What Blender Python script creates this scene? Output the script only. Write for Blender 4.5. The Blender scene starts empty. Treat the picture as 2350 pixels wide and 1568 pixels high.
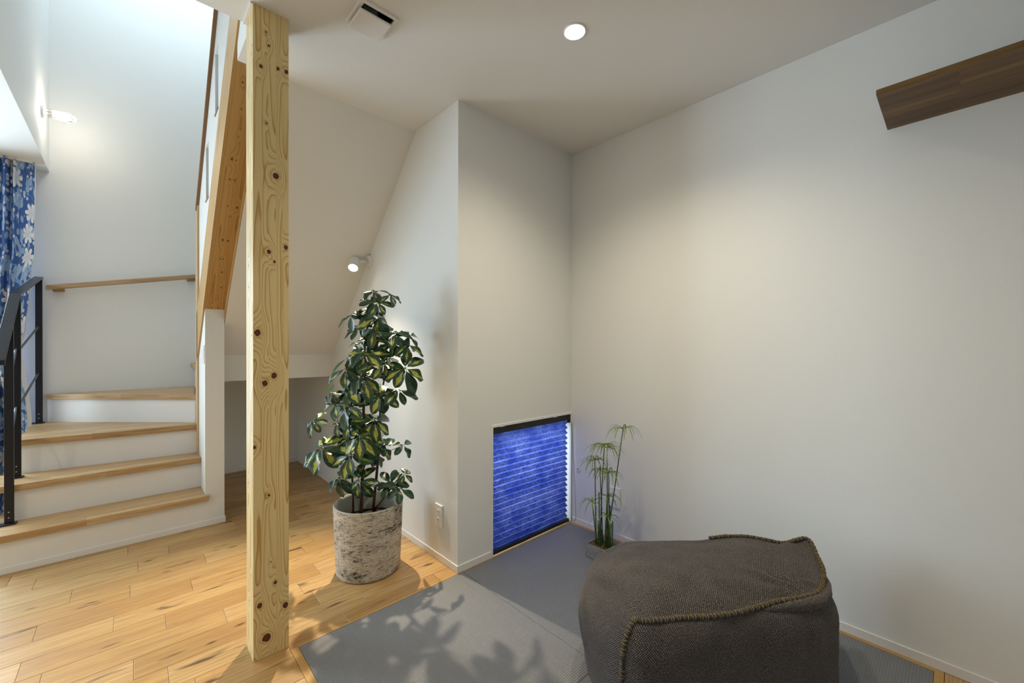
import bpy, bmesh, math, random
from mathutils import Vector, Matrix, noise
random.seed(7)
S = bpy.context.scene
COL = S.collection
R_ = math.radians
# ------------------------------------------------------------------ camera
CF, CYAW, CPITCH, CROLL, CCY, CH = 945.6087, 0.7458, -0.0044, 0.002, 795.1917, 1.162
_F = Vector((math.sin(CYAW), math.cos(CYAW), 0)); _R = Vector((math.cos(CYAW), -math.sin(CYAW), 0)); _U = Vector((0, 0, 1))
F2 = _F * math.cos(CPITCH) + _U * math.sin(CPITCH); U2 = _U * math.cos(CPITCH) - _F * math.sin(CPITCH)
R3 = _R * math.cos(CROLL) + U2 * math.sin(CROLL); U3 = U2 * math.cos(CROLL) - _R * math.sin(CROLL)
CAMP = Vector((0, 0, CH))
cd = bpy.data.cameras.new('camera'); cam = bpy.data.objects.new('camera', cd); COL.objects.link(cam)
m3 = Matrix((R3, U3, -F2)).transposed()
cam.matrix_world = Matrix.Translation(CAMP) @ m3.to_4x4()
cd.sensor_width = 36; cd.lens = CF / 2350 * 36; cd.shift_y = (CCY - 784) / 2350; cd.clip_start = .02
S.camera = cam
# ------------------------------------------------------------------ world, light, exposure
S.view_settings.view_transform = 'Standard'; S.view_settings.look = 'None'
S.view_settings.gamma = 1; S.view_settings.exposure = 0.25; S.view_settings.use_curve_mapping = False
W = bpy.data.worlds.new('world'); S.world = W; W.use_nodes = True
W.node_tree.nodes['Background'].inputs[0].default_value = (.80, .90, 1, 1)
W.node_tree.nodes['Background'].inputs[1].default_value = 2.0

def area(name, loc, direction, sx, sy, power, col):
    l = bpy.data.lights.new(name, 'AREA'); l.shape = 'RECTANGLE'; l.size = sx; l.size_y = sy
    l.energy = power; l.color = col
    o = bpy.data.objects.new(name, l); COL.objects.link(o); o.location = loc
    o.rotation_euler = Vector(direction).to_track_quat('-Z', 'Y').to_euler()
    return o
DAY = (.71, .83, 1.0)
# daylight stands outside the panes it comes through
area('garden_window_offscreen', (-1.62, 4.63, 1.11), (0, -1, 0), 1.60, 1.96, 160, DAY)          # curtained glass door beside the stair
area('stair_rooflight_offscreen', (.26, 3.82, 4.19), (0, 0, -1), 1.36, 1.22, 8, DAY)          # bright opening whose edge shows above the stairwell wall
area('low_window_daylight', (1.785, 2.30, .95), (0, -1, -.9), .9, .7, 19, (.75, .86, 1.0))     # behind the glowing blue blind
# ceiling downlight of the adjoining room: the railing's shadows on the stairwell wall point back to it
_l = bpy.data.lights.new('living_downlight_offscreen', 'SPOT'); _l.energy = 46; _l.color = (1, .885, .66); _l.spot_size = R_(140); _l.spot_blend = 1.0; _l.shadow_soft_size = .035
_o = bpy.data.objects.new('living_downlight_offscreen', _l); COL.objects.link(_o); _o.location = (-1.58, 1.95, 2.388)

# ------------------------------------------------------------------ helpers
def setp(o, label=None, cat=None, group=None, kind=None):
    if label: o['label'] = label
    if cat: o['category'] = cat
    if group: o['group'] = group
    if kind: o['kind'] = kind
    return o
def adopt(o, p):
    o.parent = p
    if p is not None: o.matrix_parent_inverse = Matrix.Translation(-p.location)
def link(name, me, mat=None, parent=None, loc=None):
    o = bpy.data.objects.new(name, me); COL.objects.link(o)
    if mat is not None and len(me.materials) == 0: me.materials.append(mat)
    if loc is not None: o.location = loc
    if parent is not None: adopt(o, parent)
    return o
def thing(name, label, cat, loc, group=None):
    o = bpy.data.objects.new(name, None); COL.objects.link(o); o.location = loc; o.empty_display_size = .05
    return setp(o, label, cat, group)
class MB:
    def __init__(s): s.v = []; s.f = []; s.mi = []
    def add(s, vs, fs, mi=0):
        b = len(s.v); s.v += [tuple(v) for v in vs]; s.f += [tuple(i + b for i in f) for f in fs]; s.mi += [mi] * len(fs); return s
    def box(s, x0, x1, y0, y1, z0, z1, mi=0):
        return s.add([(x0, y0, z0), (x1, y0, z0), (x1, y1, z0), (x0, y1, z0), (x0, y0, z1), (x1, y0, z1), (x1, y1, z1), (x0, y1, z1)],
                     [(3, 2, 1, 0), (4, 5, 6, 7), (0, 1, 5, 4), (1, 2, 6, 5), (2, 3, 7, 6), (3, 0, 4, 7)], mi)
    def prism(s, poly, a0, a1, axis='x', mi=0):
        """poly: 2-D polygon, CCW; extruded along axis"""
        n = len(poly)
        def p(q, a): return {'x': (a, q[0], q[1]), 'y': (q[0], a, q[1]), 'z': (q[0], q[1], a)}[axis]
        vs = [p(q, a0) for q in poly] + [p(q, a1) for q in poly]
        fs = [tuple(range(n))[::-1], tuple(range(n, 2 * n))] + [(i, (i + 1) % n, n + (i + 1) % n, n + i) for i in range(n)]
        return s.add(vs, fs, mi)
    def tube(s, pts, rad, n=8, cap=True, mi=0):
        pts = [Vector(p) for p in pts]
        if not isinstance(rad, (list, tuple)): rad = [rad] * len(pts)
        vs = []; fs = []
        up = Vector((0, 0, 1))
        t0 = (pts[1] - pts[0]).normalized()
        a = t0.cross(up if abs(t0.z) < .9 else Vector((1, 0, 0))).normalized()
        for i, p in enumerate(pts):
            t = (pts[min(i + 1, len(pts) - 1)] - pts[max(i - 1, 0)]).normalized()
            a = (a - t * a.dot(t)).normalized(); b = t.cross(a)
            for k in range(n):
                an = 2 * math.pi * k / n
                vs.append(p + (a * math.cos(an) + b * math.sin(an)) * rad[i])
        for i in range(len(pts) - 1):
            for k in range(n):
                fs.append((i * n + k, i * n + (k + 1) % n, (i + 1) * n + (k + 1) % n, (i + 1) * n + k))
        if cap: fs += [tuple(range(n))[::-1], tuple(range((len(pts) - 1) * n, len(pts) * n))]
        return s.add(vs, fs, mi)
    def lathe(s, prof, c=(0, 0, 0), n=32, ax=(0, 0, 1), mi=0, sx=1, sy=1, rot=0, c0=True, c1=True):
        """prof: (radius, height) list; about axis ax through c"""
        q = Vector(ax).to_track_quat('Z', 'Y'); c = Vector(c); vs = []; fs = []
        cr, sr = math.cos(rot), math.sin(rot)
        for r, h in prof:
            for k in range(n):
                an = 2 * math.pi * k / n
                x, y = r * math.cos(an) * sx, r * math.sin(an) * sy
                vs.append(c + q @ Vector((x * cr - y * sr, x * sr + y * cr, h)))
        for i in range(len(prof) - 1):
            for k in range(n):
                fs.append((i * n + k, i * n + (k + 1) % n, (i + 1) * n + (k + 1) % n, (i + 1) * n + k))
        if c0 and prof[0][0] > 1e-6: fs.append(tuple(range(n))[::-1])
        if c1 and prof[-1][0] > 1e-6: fs.append(tuple(range((len(prof) - 1) * n, len(prof) * n)))
        return s.add(vs, fs, mi)
    def mesh(s, name, bevel=0, seg=2, smooth=False):
        me = bpy.data.meshes.new(name); me.from_pydata(s.v, [], s.f); me.validate()
        if any(s.mi): me.polygons.foreach_set('material_index', s.mi)
        bm = bmesh.new(); bm.from_mesh(me)
        if bevel or smooth is True: bmesh.ops.remove_doubles(bm, verts=bm.verts, dist=1e-6)
        bmesh.ops.recalc_face_normals(bm, faces=bm.faces)
        if bevel:
            es = [e for e in bm.edges if len(e.link_faces) == 2 and e.calc_face_angle(0) > .5]
            bmesh.ops.bevel(bm, geom=es, offset=bevel, segments=seg, affect='EDGES', profile=.5, clamp_overlap=True)
        bm.to_mesh(me); bm.free()
        if smooth:
            me.polygons.foreach_set('use_smooth', [True] * len(me.polygons))
            if smooth is not True: me.set_sharp_from_angle(angle=R_(smooth))
        return me
    def build(s, name, mat, parent=None, bevel=0, seg=2, smooth=False):
        me = s.mesh(name, bevel, seg, smooth)
        for m in (mat if isinstance(mat, (list, tuple)) else [mat]): me.materials.append(m)
        return link(name, me, None, parent)
def box(name, x0, x1, y0, y1, z0, z1, mat, parent=None, bevel=0):
    return MB().box(x0, x1, y0, y1, z0, z1).build(name, mat, parent, bevel)
def struct(o): o['kind'] = 'structure'; return o
def ray(u, v): return F2 + R3 * ((u - 1175) / CF) + U3 * ((CCY - v) / CF)
def pix(u, v, **k):
    d = ray(u, v); (a, c), = k.items()
    if a == 'd': return CAMP + d * c
    i = 'xyz'.index(a); return CAMP + d * ((c - CAMP[i]) / d[i])
# ------------------------------------------------------------------ materials
class NT:
    def __init__(s, name, rough=.5, spec=.5):
        s.m = bpy.data.materials.new(name); s.m.use_nodes = True; s.t = s.m.node_tree
        s.b = s.t.nodes['Principled BSDF']; s.b.inputs['Roughness'].default_value = rough; s.b.inputs['Specular IOR Level'].default_value = spec
        s.out = s.t.nodes['Material Output']
    def n(s, typ, ins=None, **props):
        nd = s.t.nodes.new(typ)
        for k, v in props.items(): setattr(nd, k, v)
        for k, v in (ins or {}).items(): s.set(nd.inputs[k], v)
        return nd
    def set(s, sock, v):
        if isinstance(v, bpy.types.NodeSocket): s.t.links.new(v, sock)
        elif isinstance(v, bpy.types.Node): s.t.links.new(v.outputs[0], sock)
        else:
            if isinstance(v, (tuple, list)) and len(v) == 3 and sock.type == 'RGBA': v = (*v, 1)
            sock.default_value = v
    def math(s, op, a, b=0.0, c=None, clamp=False):
        nd = s.n('ShaderNodeMath', {0: a, 1: b}, operation=op, use_clamp=clamp)
        if c is not None: s.set(nd.inputs[2], c)
        return nd.outputs[0]
    def vm(s, op, a, b=(0, 0, 0)): return s.n('ShaderNodeVectorMath', {0: a, 1: b}, operation=op).outputs[0]
    def coord(s, which='Object'): return s.n('ShaderNodeTexCoord').outputs[which]
    def rnd(s): return s.n('ShaderNodeObjectInfo').outputs['Random']
    def noise(s, vec, scale=5, detail=3, rough=.5, dist=0):
        return s.n('ShaderNodeTexNoise', {'Vector': vec, 'Scale': scale, 'Detail': detail, 'Roughness': rough, 'Distortion': dist}).outputs['Fac']
    def ramp(s, fac, stops, interp='LINEAR'):
        nd = s.n('ShaderNodeValToRGB', {0: fac}); cr = nd.color_ramp; cr.interpolation = interp
        while len(cr.elements) < len(stops): cr.elements.new(.5)
        for e, (p, c) in zip(cr.elements, stops): e.position = p; e.color = (*c, 1) if len(c) == 3 else c
        return nd.outputs[0]
    def mix(s, f, a, b, blend='MIX'):
        nd = s.n('ShaderNodeMix', data_type='RGBA', blend_type=blend)
        s.set(nd.inputs[0], f); s.set(nd.inputs[6], a); s.set(nd.inputs[7], b); return nd.outputs[2]
    def maprange(s, v, a, b, c=0., d=1.): return s.n('ShaderNodeMapRange', {0: v, 1: a, 2: b, 3: c, 4: d}).outputs[0]
    def bump(s, h, strength=.2, dist=.01): s.set(s.b.inputs['Normal'], s.n('ShaderNodeBump', {'Strength': strength, 'Distance': dist, 'Height': h}))
    def base(s, c): s.set(s.b.inputs['Base Color'], c); return s
def plain(name, col, rough=.5, metal=0, spec=.5, emit=None, es=0):
    k = NT(name, rough, spec); k.base(col); k.b.inputs['Metallic'].default_value = metal
    if emit: k.b.inputs['Emission Color'].default_value = (*emit, 1); k.b.inputs['Emission Strength'].default_value = es
    return k.m
def m_plaster(name, col):
    k = NT(name, .75, .25); c = k.coord()
    a = k.noise(c, 140, 4, .65); b = k.noise(k.vm('MULTIPLY', c, (60, 60, 22)), 6, 3, .6)
    h = k.math('ADD', a, k.math('MULTIPLY', b, .8)); k.bump(h, .22, .0012)
    k.base(k.mix(k.maprange(b, .35, .65), col, tuple(x * .985 for x in col))); return k.m
def m_floor():
    k = NT('oak_plank', .34, .45); c = k.coord(); r = k.rnd()
    off = k.n('ShaderNodeCombineXYZ', {0: k.math('MULTIPLY', r, 71.3), 1: k.math('MULTIPLY', r, 37.7), 2: r})
    p = k.vm('ADD', c, off)
    g1 = k.noise(k.vm('MULTIPLY', p, (1.6, 26, 1)), 2.2, 5, .62, .6)
    g2 = k.noise(k.vm('MULTIPLY', p, (5, 190, 1)), 3, 3, .6, .2)
    wv = k.n('ShaderNodeTexWave', {'Vector': k.vm('MULTIPLY', p, (.55, 7.5, 1)), 'Scale': 4.2, 'Distortion': 9, 'Detail': 2.5, 'Detail Scale': .8}, bands_direction='Y').outputs['Fac']
    tone = k.ramp(r, [(0, (.43, .255, .095)), (.3, (.54, .345, .140)), (.6, (.60, .41, .185)), (.85, (.51, .315, .12)), (1, (.68, .50, .27))])
    col = k.mix(k.maprange(g1, .38, .66, 0, .95), tone, k.mix(.55, tone, (.27, .125, .04)))
    col = k.mix(k.math('MULTIPLY', k.maprange(wv, .55, 1), .30), col, (.26, .125, .045))
    col = k.mix(k.math('MULTIPLY', k.maprange(g2, .48, .70), .45), col, (.27, .13, .05))
    # mineral streaks and knots
    st = k.noise(k.vm('MULTIPLY', p, (3.6, 17, 1)), 1.35, 2, .5, .25)
    col = k.mix(k.maprange(st, .645, .74, 0, .9), col, (.085, .045, .022))
    v = k.n('ShaderNodeTexVoronoi', {'Vector': k.vm('MULTIPLY', p, (3.3, 9.5, .2)), 'Scale': 1.0, 'Randomness': 1.0})
    kn = k.maprange(k.math('ADD', v.outputs['Distance'], k.math('MULTIPLY', g1, .10)), .085, .145, 1, 0)
    col = k.mix(k.math('MULTIPLY', kn, .9), col, (.075, .032, .014))
    k.base(col); k.bump(k.math('ADD', g2, k.math('MULTIPLY', g1, .5)), .12, .0015); k.set(k.b.inputs['Roughness'], k.maprange(g1, .3, .7, .32, .46)); return k.m
def m_laminate(name, tones, axis='x', stave=.042, length=.5, rough=.4, dark=(.20, .10, .035), gs=1.0):
    """glued stave board; staves run along axis"""
    k = NT(name, rough, .4); c = k.coord()
    sw = {'x': None, 'y': (1, 0, 2)}[axis]
    if sw:
        sp = k.n('ShaderNodeSeparateXYZ', {0: c}); c = k.n('ShaderNodeCombineXYZ', {0: sp.outputs[1], 1: sp.outputs[0], 2: sp.outputs[2]}).outputs[0]
    br = k.n('ShaderNodeTexBrick', {'Vector': c, 'Color1': (0, 0, 0, 1), 'Color2': (1, 1, 1, 1), 'Mortar': (.4, .4, .4, 1), 'Scale': 1.0, 'Mortar Size': .0003, 'Bias': 0.0, 'Brick Width': length, 'Row Height': stave}, offset=.37, squash=1)
    t = k.n('ShaderNodeSeparateColor', {0: br.outputs['Color']}).outputs[0]
    n = len(tones); tone = k.ramp(t, [(i / (n - 1), tones[i]) for i in range(n)])
    p = k.vm('ADD', c, k.n('ShaderNodeCombineXYZ', {0: k.math('MULTIPLY', t, 9), 1: k.math('MULTIPLY', t, 5.3), 2: 0.}))
    g1 = k.noise(k.vm('MULTIPLY', p, (2.2 * gs, 40 * gs, 40 * gs)), 2.2, 4, .6, .5)
    g2 = k.noise(k.vm('MULTIPLY', p, (7 * gs, 230 * gs, 230 * gs)), 2.5, 2, .6)
    col = k.mix(k.maprange(g1, .4, .7, 0, .6), tone, dark); col = k.mix(k.maprange(g2, .5, .75, 0, .25), col, dark)
    k.base(col); k.bump(g2, .08, .001); return k.m
def m_grain(name, light, mid, dark, knot, rough=.5):
    """pine: ring coordinate and knots come from the mesh attributes 'grain' and 'knot'"""
    k = NT(name, rough, .35)
    g = k.n('ShaderNodeAttribute', attribute_name='grain').outputs['Fac']; kn = k.n('ShaderNodeAttribute', attribute_name='knot').outputs['Fac']
    c = k.coord(); nz = k.noise(k.vm('MULTIPLY', c, (300, 300, 8)), 1, 3, .6); n2 = k.noise(c, 9, 2)
    f = k.math('FRACT', k.math('ADD', g, k.math('MULTIPLY', n2, .35)))
    line = k.ramp(f, [(0, (0, 0, 0)), (.48, (.06,) * 3), (.74, (.35,) * 3), (.885, (1,) * 3), (.945, (.85,) * 3), (.975, (.1,) * 3), (1, (0, 0, 0))])
    amp = k.maprange(k.noise(k.vm('MULTIPLY', c, (40, 40, 3)), 1.3, 2), .3, .7, .7, 1)
    col = k.mix(k.math('MULTIPLY', line, amp), k.mix(k.maprange(nz, .35, .7, 0, .25), light, mid), dark)
    ring = k.maprange(kn, .12, .42, 0, 1); core = k.maprange(kn, .50, .60, 0, 1)
    col = k.mix(k.math('MULTIPLY', ring, .30), col, mid); col = k.mix(core, col, knot)
    rg = k.math('MULTIPLY', k.maprange(kn, .27, .31, 0, 1), k.maprange(kn, .33, .37, 1, 0)); col = k.mix(k.math('MULTIPLY', rg, .7), col, (.34, .15, .03)); col = k.mix(k.maprange(kn, .82, 1.0, 0, .6), col, (.20, .085, .04))
    k.base(col); k.bump(line, .05, .001); return k.m
def m_pine(name, light, dark, axis=(1, 1, 1), rough=.5, ks=(4, 4, 4), kt=.09):
    k = NT(name, rough, .35); c = k.coord()
    g = k.noise(k.vm('MULTIPLY', c, axis), 1.6, 4, .6, .4); w = k.n('ShaderNodeTexWave', {'Vector': k.vm('MULTIPLY', c, tuple(a * .35 for a in axis)), 'Scale': 2.2, 'Distortion': 5, 'Detail': 2}, bands_direction='DIAGONAL').outputs['Fac']
    col = k.mix(k.maprange(g, .35, .7, 0, .8), light, dark); col = k.mix(k.math('MULTIPLY', w, .25), col, dark)
    v = k.n('ShaderNodeTexVoronoi', {'Vector': k.vm('MULTIPLY', c, ks), 'Scale': 1.0}).outputs['Distance']
    col = k.mix(k.maprange(v, kt, kt * .6, 0, .9), col, (.07, .025, .01))
    k.base(col); k.bump(g, .05, .001); return k.m
def m_tatami(name, ridge):
    k = NT(name, .62, .3); c = k.coord(); sp = k.n('ShaderNodeSeparateXYZ', {0: c})
    a, b = (sp.outputs[0], sp.outputs[1]) if ridge == 'x' else (sp.outputs[1], sp.outputs[0])   # ribs run along a, repeat along b
    s = k.math('SINE', k.math('MULTIPLY', b, 2 * math.pi / .0082)); t = k.math('SINE', k.math('MULTIPLY', a, 2 * math.pi / .0042))
    cell = k.noise(k.n('ShaderNodeCombineXYZ', {0: k.math('MULTIPLY', a, 240), 1: k.math('MULTIPLY', b, 122), 2: 0.}), 1, 2, .6)
    lo = k.noise(k.n('ShaderNodeCombineXYZ', {0: k.math('MULTIPLY', a, 160), 1: k.math('MULTIPLY', b, 5), 2: 0.}), 1, 3, .6)
    h = k.math('ADD', k.math('MULTIPLY', s, .5), k.math('MULTIPLY', k.math('MULTIPLY', t, s), .35))
    col = k.mix(k.maprange(h, -.8, .8), (.135, .142, .156), (.24, .25, .272))
    col = k.mix(k.maprange(cell, .35, .7, 0, .5), col, (.27, .275, .29)); col = k.mix(k.maprange(lo, .35, .65, 0, .35), col, (.16, .166, .178))
    k.base(col); k.bump(k.math('ADD', h, k.math('MULTIPLY', cell, .6)), .55, .0016); return k.m
def m_tweed():
    k = NT('tweed', .95, .1); uv = k.coord('UV')
    sp = k.n('ShaderNodeSeparateXYZ', {0: uv}); u = k.math('MULTIPLY', sp.outputs[0], 2 * math.pi / .0069); v = k.math('MULTIPLY', sp.outputs[1], 2 * math.pi / .0069)
    w = k.math('MULTIPLY', k.math('SINE', u), k.math('SINE', v))
    n1 = k.noise(k.vm('MULTIPLY', uv, (260, 260, 1)), 1, 2, .6); n2 = k.noise(uv, 14, 2, .5); n3 = k.noise(k.vm('MULTIPLY', uv, (60, 420, 1)), 1, 2)
    f = k.math('ADD', k.math('MULTIPLY', w, .50), k.math('MULTIPLY', k.math('SUBTRACT', n1, .5), 1.7))
    col = k.ramp(k.maprange(f, -.55, .75), [(0, (.012, .011, .012)), (.36, (.050, .043, .041)), (.62, (.15, .125, .112)), (1, (.46, .40, .35))])
    col = k.mix(k.maprange(n2, .35, .65, 0, .35), col, (.060, .052, .047)); col = k.mix(k.maprange(n3, .62, .75, 0, .4), col, (.30, .25, .20))
    k.base(col); k.bump(k.math('ADD', w, n1), .6, .002); k.b.inputs['Sheen Weight'].default_value = .15; return k.m
def m_pot():
    k = NT('weathered_pot', .8, .25); c = k.coord()
    p = k.vm('MULTIPLY', c, (1, 1, 2.9))
    n1 = k.noise(p, 34, 6, .74, .3); n2 = k.noise(p, 5.5, 4, .62); n3 = k.noise(p, 95, 3, .6); n4 = k.noise(c, 60, 4, .6)
    col = k.mix(k.maprange(n4, .3, .7), (.53, .46, .36), (.64, .575, .475))
    f = k.math('ADD', k.math('ADD', k.math('MULTIPLY', n1, .62), k.math('MULTIPLY', n2, .37)), k.math('MULTIPLY', n3, .34))
    col = k.mix(k.maprange(f, .625, .76, 0, .6), col, (.20, .165, .13)); col = k.mix(k.maprange(f, .70, .79, 0, .92), col, (.035, .032, .032))
    k.base(col); k.bump(k.math('SUBTRACT', n4, k.math('MULTIPLY', k.maprange(f, .66, .84), 1.2)), .6, .004); return k.m
def m_curtain():
    k = NT('curtain_print', .85, .1); uv = k.coord('UV'); blue = (.050, .112, .31)
    nb = k.noise(uv, 60, 2); col = k.mix(k.maprange(nb, .3, .7), blue, (.066, .138, .35))
    # vines
    vn = k.noise(k.vm('MULTIPLY', uv, (5.2, 4.0, 1)), 1, 2, .5, .7); vine = k.maprange(k.math('ABSOLUTE', k.math('SUBTRACT', vn, .5)), .006, .014, 1, 0)
    col = k.mix(k.math('MULTIPLY', vine, .75), col, (.25, .40, .62))
    def motif(scale, R, petals, colr, seed, amt=.95, asp=(1, 1, 1), keep=.35):
        nonlocal col
        p = k.vm('ADD', k.vm('MULTIPLY', uv, tuple(scale * a for a in asp)), (seed, seed * .7, 0))
        v = k.n('ShaderNodeTexVoronoi', {'Vector': p, 'Scale': 1.0, 'Randomness': .8}, voronoi_dimensions='2D')
        d = k.vm('SUBTRACT', p, v.outputs['Position']); sp = k.n('ShaderNodeSeparateXYZ', {0: d})
        ang = k.math('ARCTAN2', sp.outputs[1], sp.outputs[0]); rr = k.n('ShaderNodeSeparateColor', {0: v.outputs['Color']})
        pet = k.math('ABSOLUTE', k.math('COSINE', k.math('ADD', k.math('MULTIPLY', ang, petals / 2), k.math('MULTIPLY', rr.outputs[1], 6))))
        rad = k.math('MULTIPLY', k.math('ADD', k.math('MULTIPLY', k.math('POWER', pet, .6), .75), .25), R)
        rad = k.math('MULTIPLY', rad, k.maprange(rr.outputs[0], keep, keep + .1, 0, 1))
        msk = k.maprange(k.math('SUBTRACT', rad, v.outputs['Distance']), 0, .03, 0, amt)
        shade = k.maprange(k.math('DIVIDE', v.outputs['Distance'], R), 0, 1, .55, 1)
        col = k.mix(msk, col, k.mix(shade, (.22, .30, .50), colr))
    motif(9, .42, 3, (.32, .47, .66), 3.1, .85, (1, .75, 1))
    motif(13, .36, 2, (.42, .55, .72), 7.7, .8, (1.2, .6, 1))
    motif(30, .42, 5, (.78, .78, .78), 5.5, .9, (1, 1, 1), .68)
    motif(20, .40, 2, (.36, .48, .66), 9.1, .8, (1.3, .55, 1), .4)
    motif(5.6, .40, 7, (.82, .80, .78), 1.3, .97)
    k.base(col); k.bump(k.noise(uv, 500, 2), .15, .001)
    return k.m
def m_blind():
    k = NT('washi_blind', .8, .2); c = k.coord()
    f1 = k.noise(k.vm('MULTIPLY', c, (1, 1, 1.5)), 70, 5, .7, 1.2); f2 = k.noise(c, 11, 3, .55); f3 = k.noise(k.vm('MULTIPLY', c, (1, 1, 2)), 150, 3, .6, .8)
    d = k.maprange(k.math('ADD', k.math('MULTIPLY', f1, .7), k.math('MULTIPLY', f3, .4)), .42, .68)
    col = k.mix(d, (.012, .028, .20), (.075, .125, .50)); k.base(col)
    tr = k.n('ShaderNodeBsdfTranslucent', {'Color': k.mix(k.math('MULTIPLY', d, k.maprange(f2, .32, .66, .2, 1.1)), (.010, .040, .36), (.30, .38, .82))})
    mx = k.n('ShaderNodeMixShader', {0: .55, 1: k.b.outputs[0], 2: tr.outputs[0]}); k.t.links.new(mx.outputs[0], k.out.inputs[0]); return k.m
def m_leaf(name, yellow):
    k = NT(name, .30, .5); at = k.n('ShaderNodeTexCoord').outputs['UV']; sp = k.n('ShaderNodeSeparateXYZ', {0: at}); r = k.rnd()
    p = k.vm('ADD', at, k.n('ShaderNodeCombineXYZ', {0: k.math('MULTIPLY', r, 31), 1: k.math('MULTIPLY', r, 17), 2: 0.}))
    n = k.noise(k.vm('MULTIPLY', p, (7, 9, 1)), 1.6, 4, .7); ax = k.math('ABSOLUTE', k.math('SUBTRACT', sp.outputs[0], .5))
    edge = k.math('ADD', k.math('MULTIPLY', ax, 2.2), k.math('MULTIPLY', k.math('ABSOLUTE', k.math('SUBTRACT', sp.outputs[1], .52)), 1.05))
    y = k.maprange(k.math('ADD', edge, k.math('MULTIPLY', k.math('SUBTRACT', n, .5), .9)), yellow - .09, yellow + .02, 1, 0)
    g = k.mix(k.maprange(n, .3, .7), (.008, .036, .016), (.018, .070, .024)); g = k.mix(k.maprange(r, 0, 1, 0, .5), g, (.014, .050, .034))
    col = k.mix(y, g, k.mix(k.maprange(n, .44, .64), (.52, .50, .07), (.14, .24, .030)))
    col = k.mix(k.maprange(ax, .03, .0, 0, .5), col, (.16, .24, .05)); k.base(col); k.b.inputs['Coat Weight'].default_value = .12; k.b.inputs['Coat Roughness'].default_value = .25
    return k.m
def m_noisy(name, a, b, scale, rough=.7, bump=.2, stretch=(1, 1, 1)):
    k = NT(name, rough, .3); n = k.noise(k.vm('MULTIPLY', k.coord(), stretch), scale, 4, .6); k.base(k.mix(k.maprange(n, .32, .68), a, b)); k.bump(n, bump, .004); return k.m
def m_glass(name):
    k = NT(name, .02); g = k.n('ShaderNodeBsdfTransparent', {'Color': (.93, .97, .97, 1)}); gl = k.n('ShaderNodeBsdfGlossy', {'Roughness': .02})
    fr = k.math('ADD', k.math('MULTIPLY', k.math('POWER', k.n('ShaderNodeLayerWeight', {0: .5}).outputs['Facing'], 5.0), .5), .03); mx = k.n('ShaderNodeMixShader', {0: fr, 1: g, 2: gl}); k.t.links.new(mx.outputs[0], k.out.inputs[0]); return k.m

WALL = m_plaster('white_wallpaper', (.79, .785, .755)); CEIL = m_plaster('ceiling_paper', (.82, .81, .78))
BASEB = plain('white_skirting', (.80, .78, .75), .35); WHITEP = plain('white_plastic', (.82, .81, .79), .35); RISER = plain('riser_board', (.79, .775, .75), .45)
OAK = m_floor()
TREAD = m_laminate('oak_tread', [(.47, .29, .13), (.56, .37, .18), (.50, .31, .14), (.62, .44, .24)], 'x', .048, .62)
SHELFW = m_laminate('walnut_stain_shelf', [(.135, .068, .018), (.19, .105, .032), (.12, .058, .014), (.225, .13, .045)], 'y', .030, .55, .45, (.055, .024, .008))
RAILW = m_laminate('ash_handrail', [(.42, .27, .15), (.48, .32, .19), (.45, .29, .17)], 'x', .05, .9, .45, (.26, .15, .07))
POSTW = m_grain('knotty_pine_post', (.80, .63, .315), (.70, .50, .19), (.50, .265, .045), (.10, .026, .012), .42)
PINE = m_pine('pine_stringer', (.55, .34, .13), (.40, .20, .06), (26, 1.2, 1.2), .45, (1, 1, 1), 0.)
PINEG = m_grain('pine_stringer_grain', (.56, .35, .135), (.48, .275, .09), (.37, .19, .05), (.055, .018, .008), .45)
PINEV = m_pine('pine_newel', (.62, .46, .27), (.52, .34, .17), (26, 26, 1.4), .45, (7, 7, 3), .06)
CAPW = m_pine('brown_cap', (.30, .165, .080), (.20, .10, .045), (24, 1.3, 1.3), .45, (1, 1, 1), .0)
BORDER = m_pine('tatami_border_wood', (.52, .32, .115), (.42, .225, .07), (3, 3, 3), .4, (1, 1, 1), 0.)
TAT_X = m_tatami('tatami_weave_x', 'x'); TAT_Y = m_tatami('tatami_weave_y', 'y')
BLACKM = plain('black_steel', (.012, .013, .017), .32, .3); STEEL = plain('brushed_rod', (.10, .105, .12), .28, .9); SCREW = plain('screw_steel', (.55, .55, .56), .3, 1)
BLACKP = plain('black_plastic', (.010, .010, .010), .4)
TWEED = m_tweed(); PIPING = m_noisy('seam_tape', (.035, .033, .034), (.10, .095, .09), 420, .95, .4); THREAD = m_noisy('ochre_thread', (.24, .145, .045), (.36, .24, .09), 300, .9, .3)
POTM = m_pot(); POTIN = m_noisy('pot_glaze', (.36, .37, .33), (.42, .43, .39), 40, .5, .05); SOIL = m_noisy('soil', (.010, .009, .008), (.035, .028, .022), 90, .95, .6)
BARK = m_noisy('bark', (.055, .032, .020), (.12, .075, .045), 60, .85, .5, (1, 1, .25)); PETIOLE = m_noisy('petiole', (.05, .075, .025), (.14, .12, .06), 40, .6, .1)
LEAVES = [m_leaf('leaf_variegated', .55), m_leaf('leaf_streaked', .35), m_leaf('leaf_green', .06)]
PAPY = m_noisy('papyrus_green', (.10, .18, .025), (.22, .30, .06), 60, .5, .1); PAPYS = m_noisy('papyrus_stem', (.035, .075, .018), (.08, .13, .03), 40, .5, .1)
MOSS = m_noisy('moss', (.045, .035, .012), (.20, .15, .05), 120, .95, .8); CONC = m_noisy('grey_clay', (.20, .195, .195), (.30, .29, .285), 50, .75, .15)
CURT = m_curtain(); LINING = plain('curtain_lining', (.70, .70, .70), .85); BLIND = m_blind(); GLASS = m_glass('window_glass')
FRAMEM = plain('window_sash', (.30, .30, .31), .4); SLOT = plain('socket_slot', (.06, .06, .06), .6)
CHAINW = plain('bead_white', (.55, .55, .52), .4)
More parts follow.
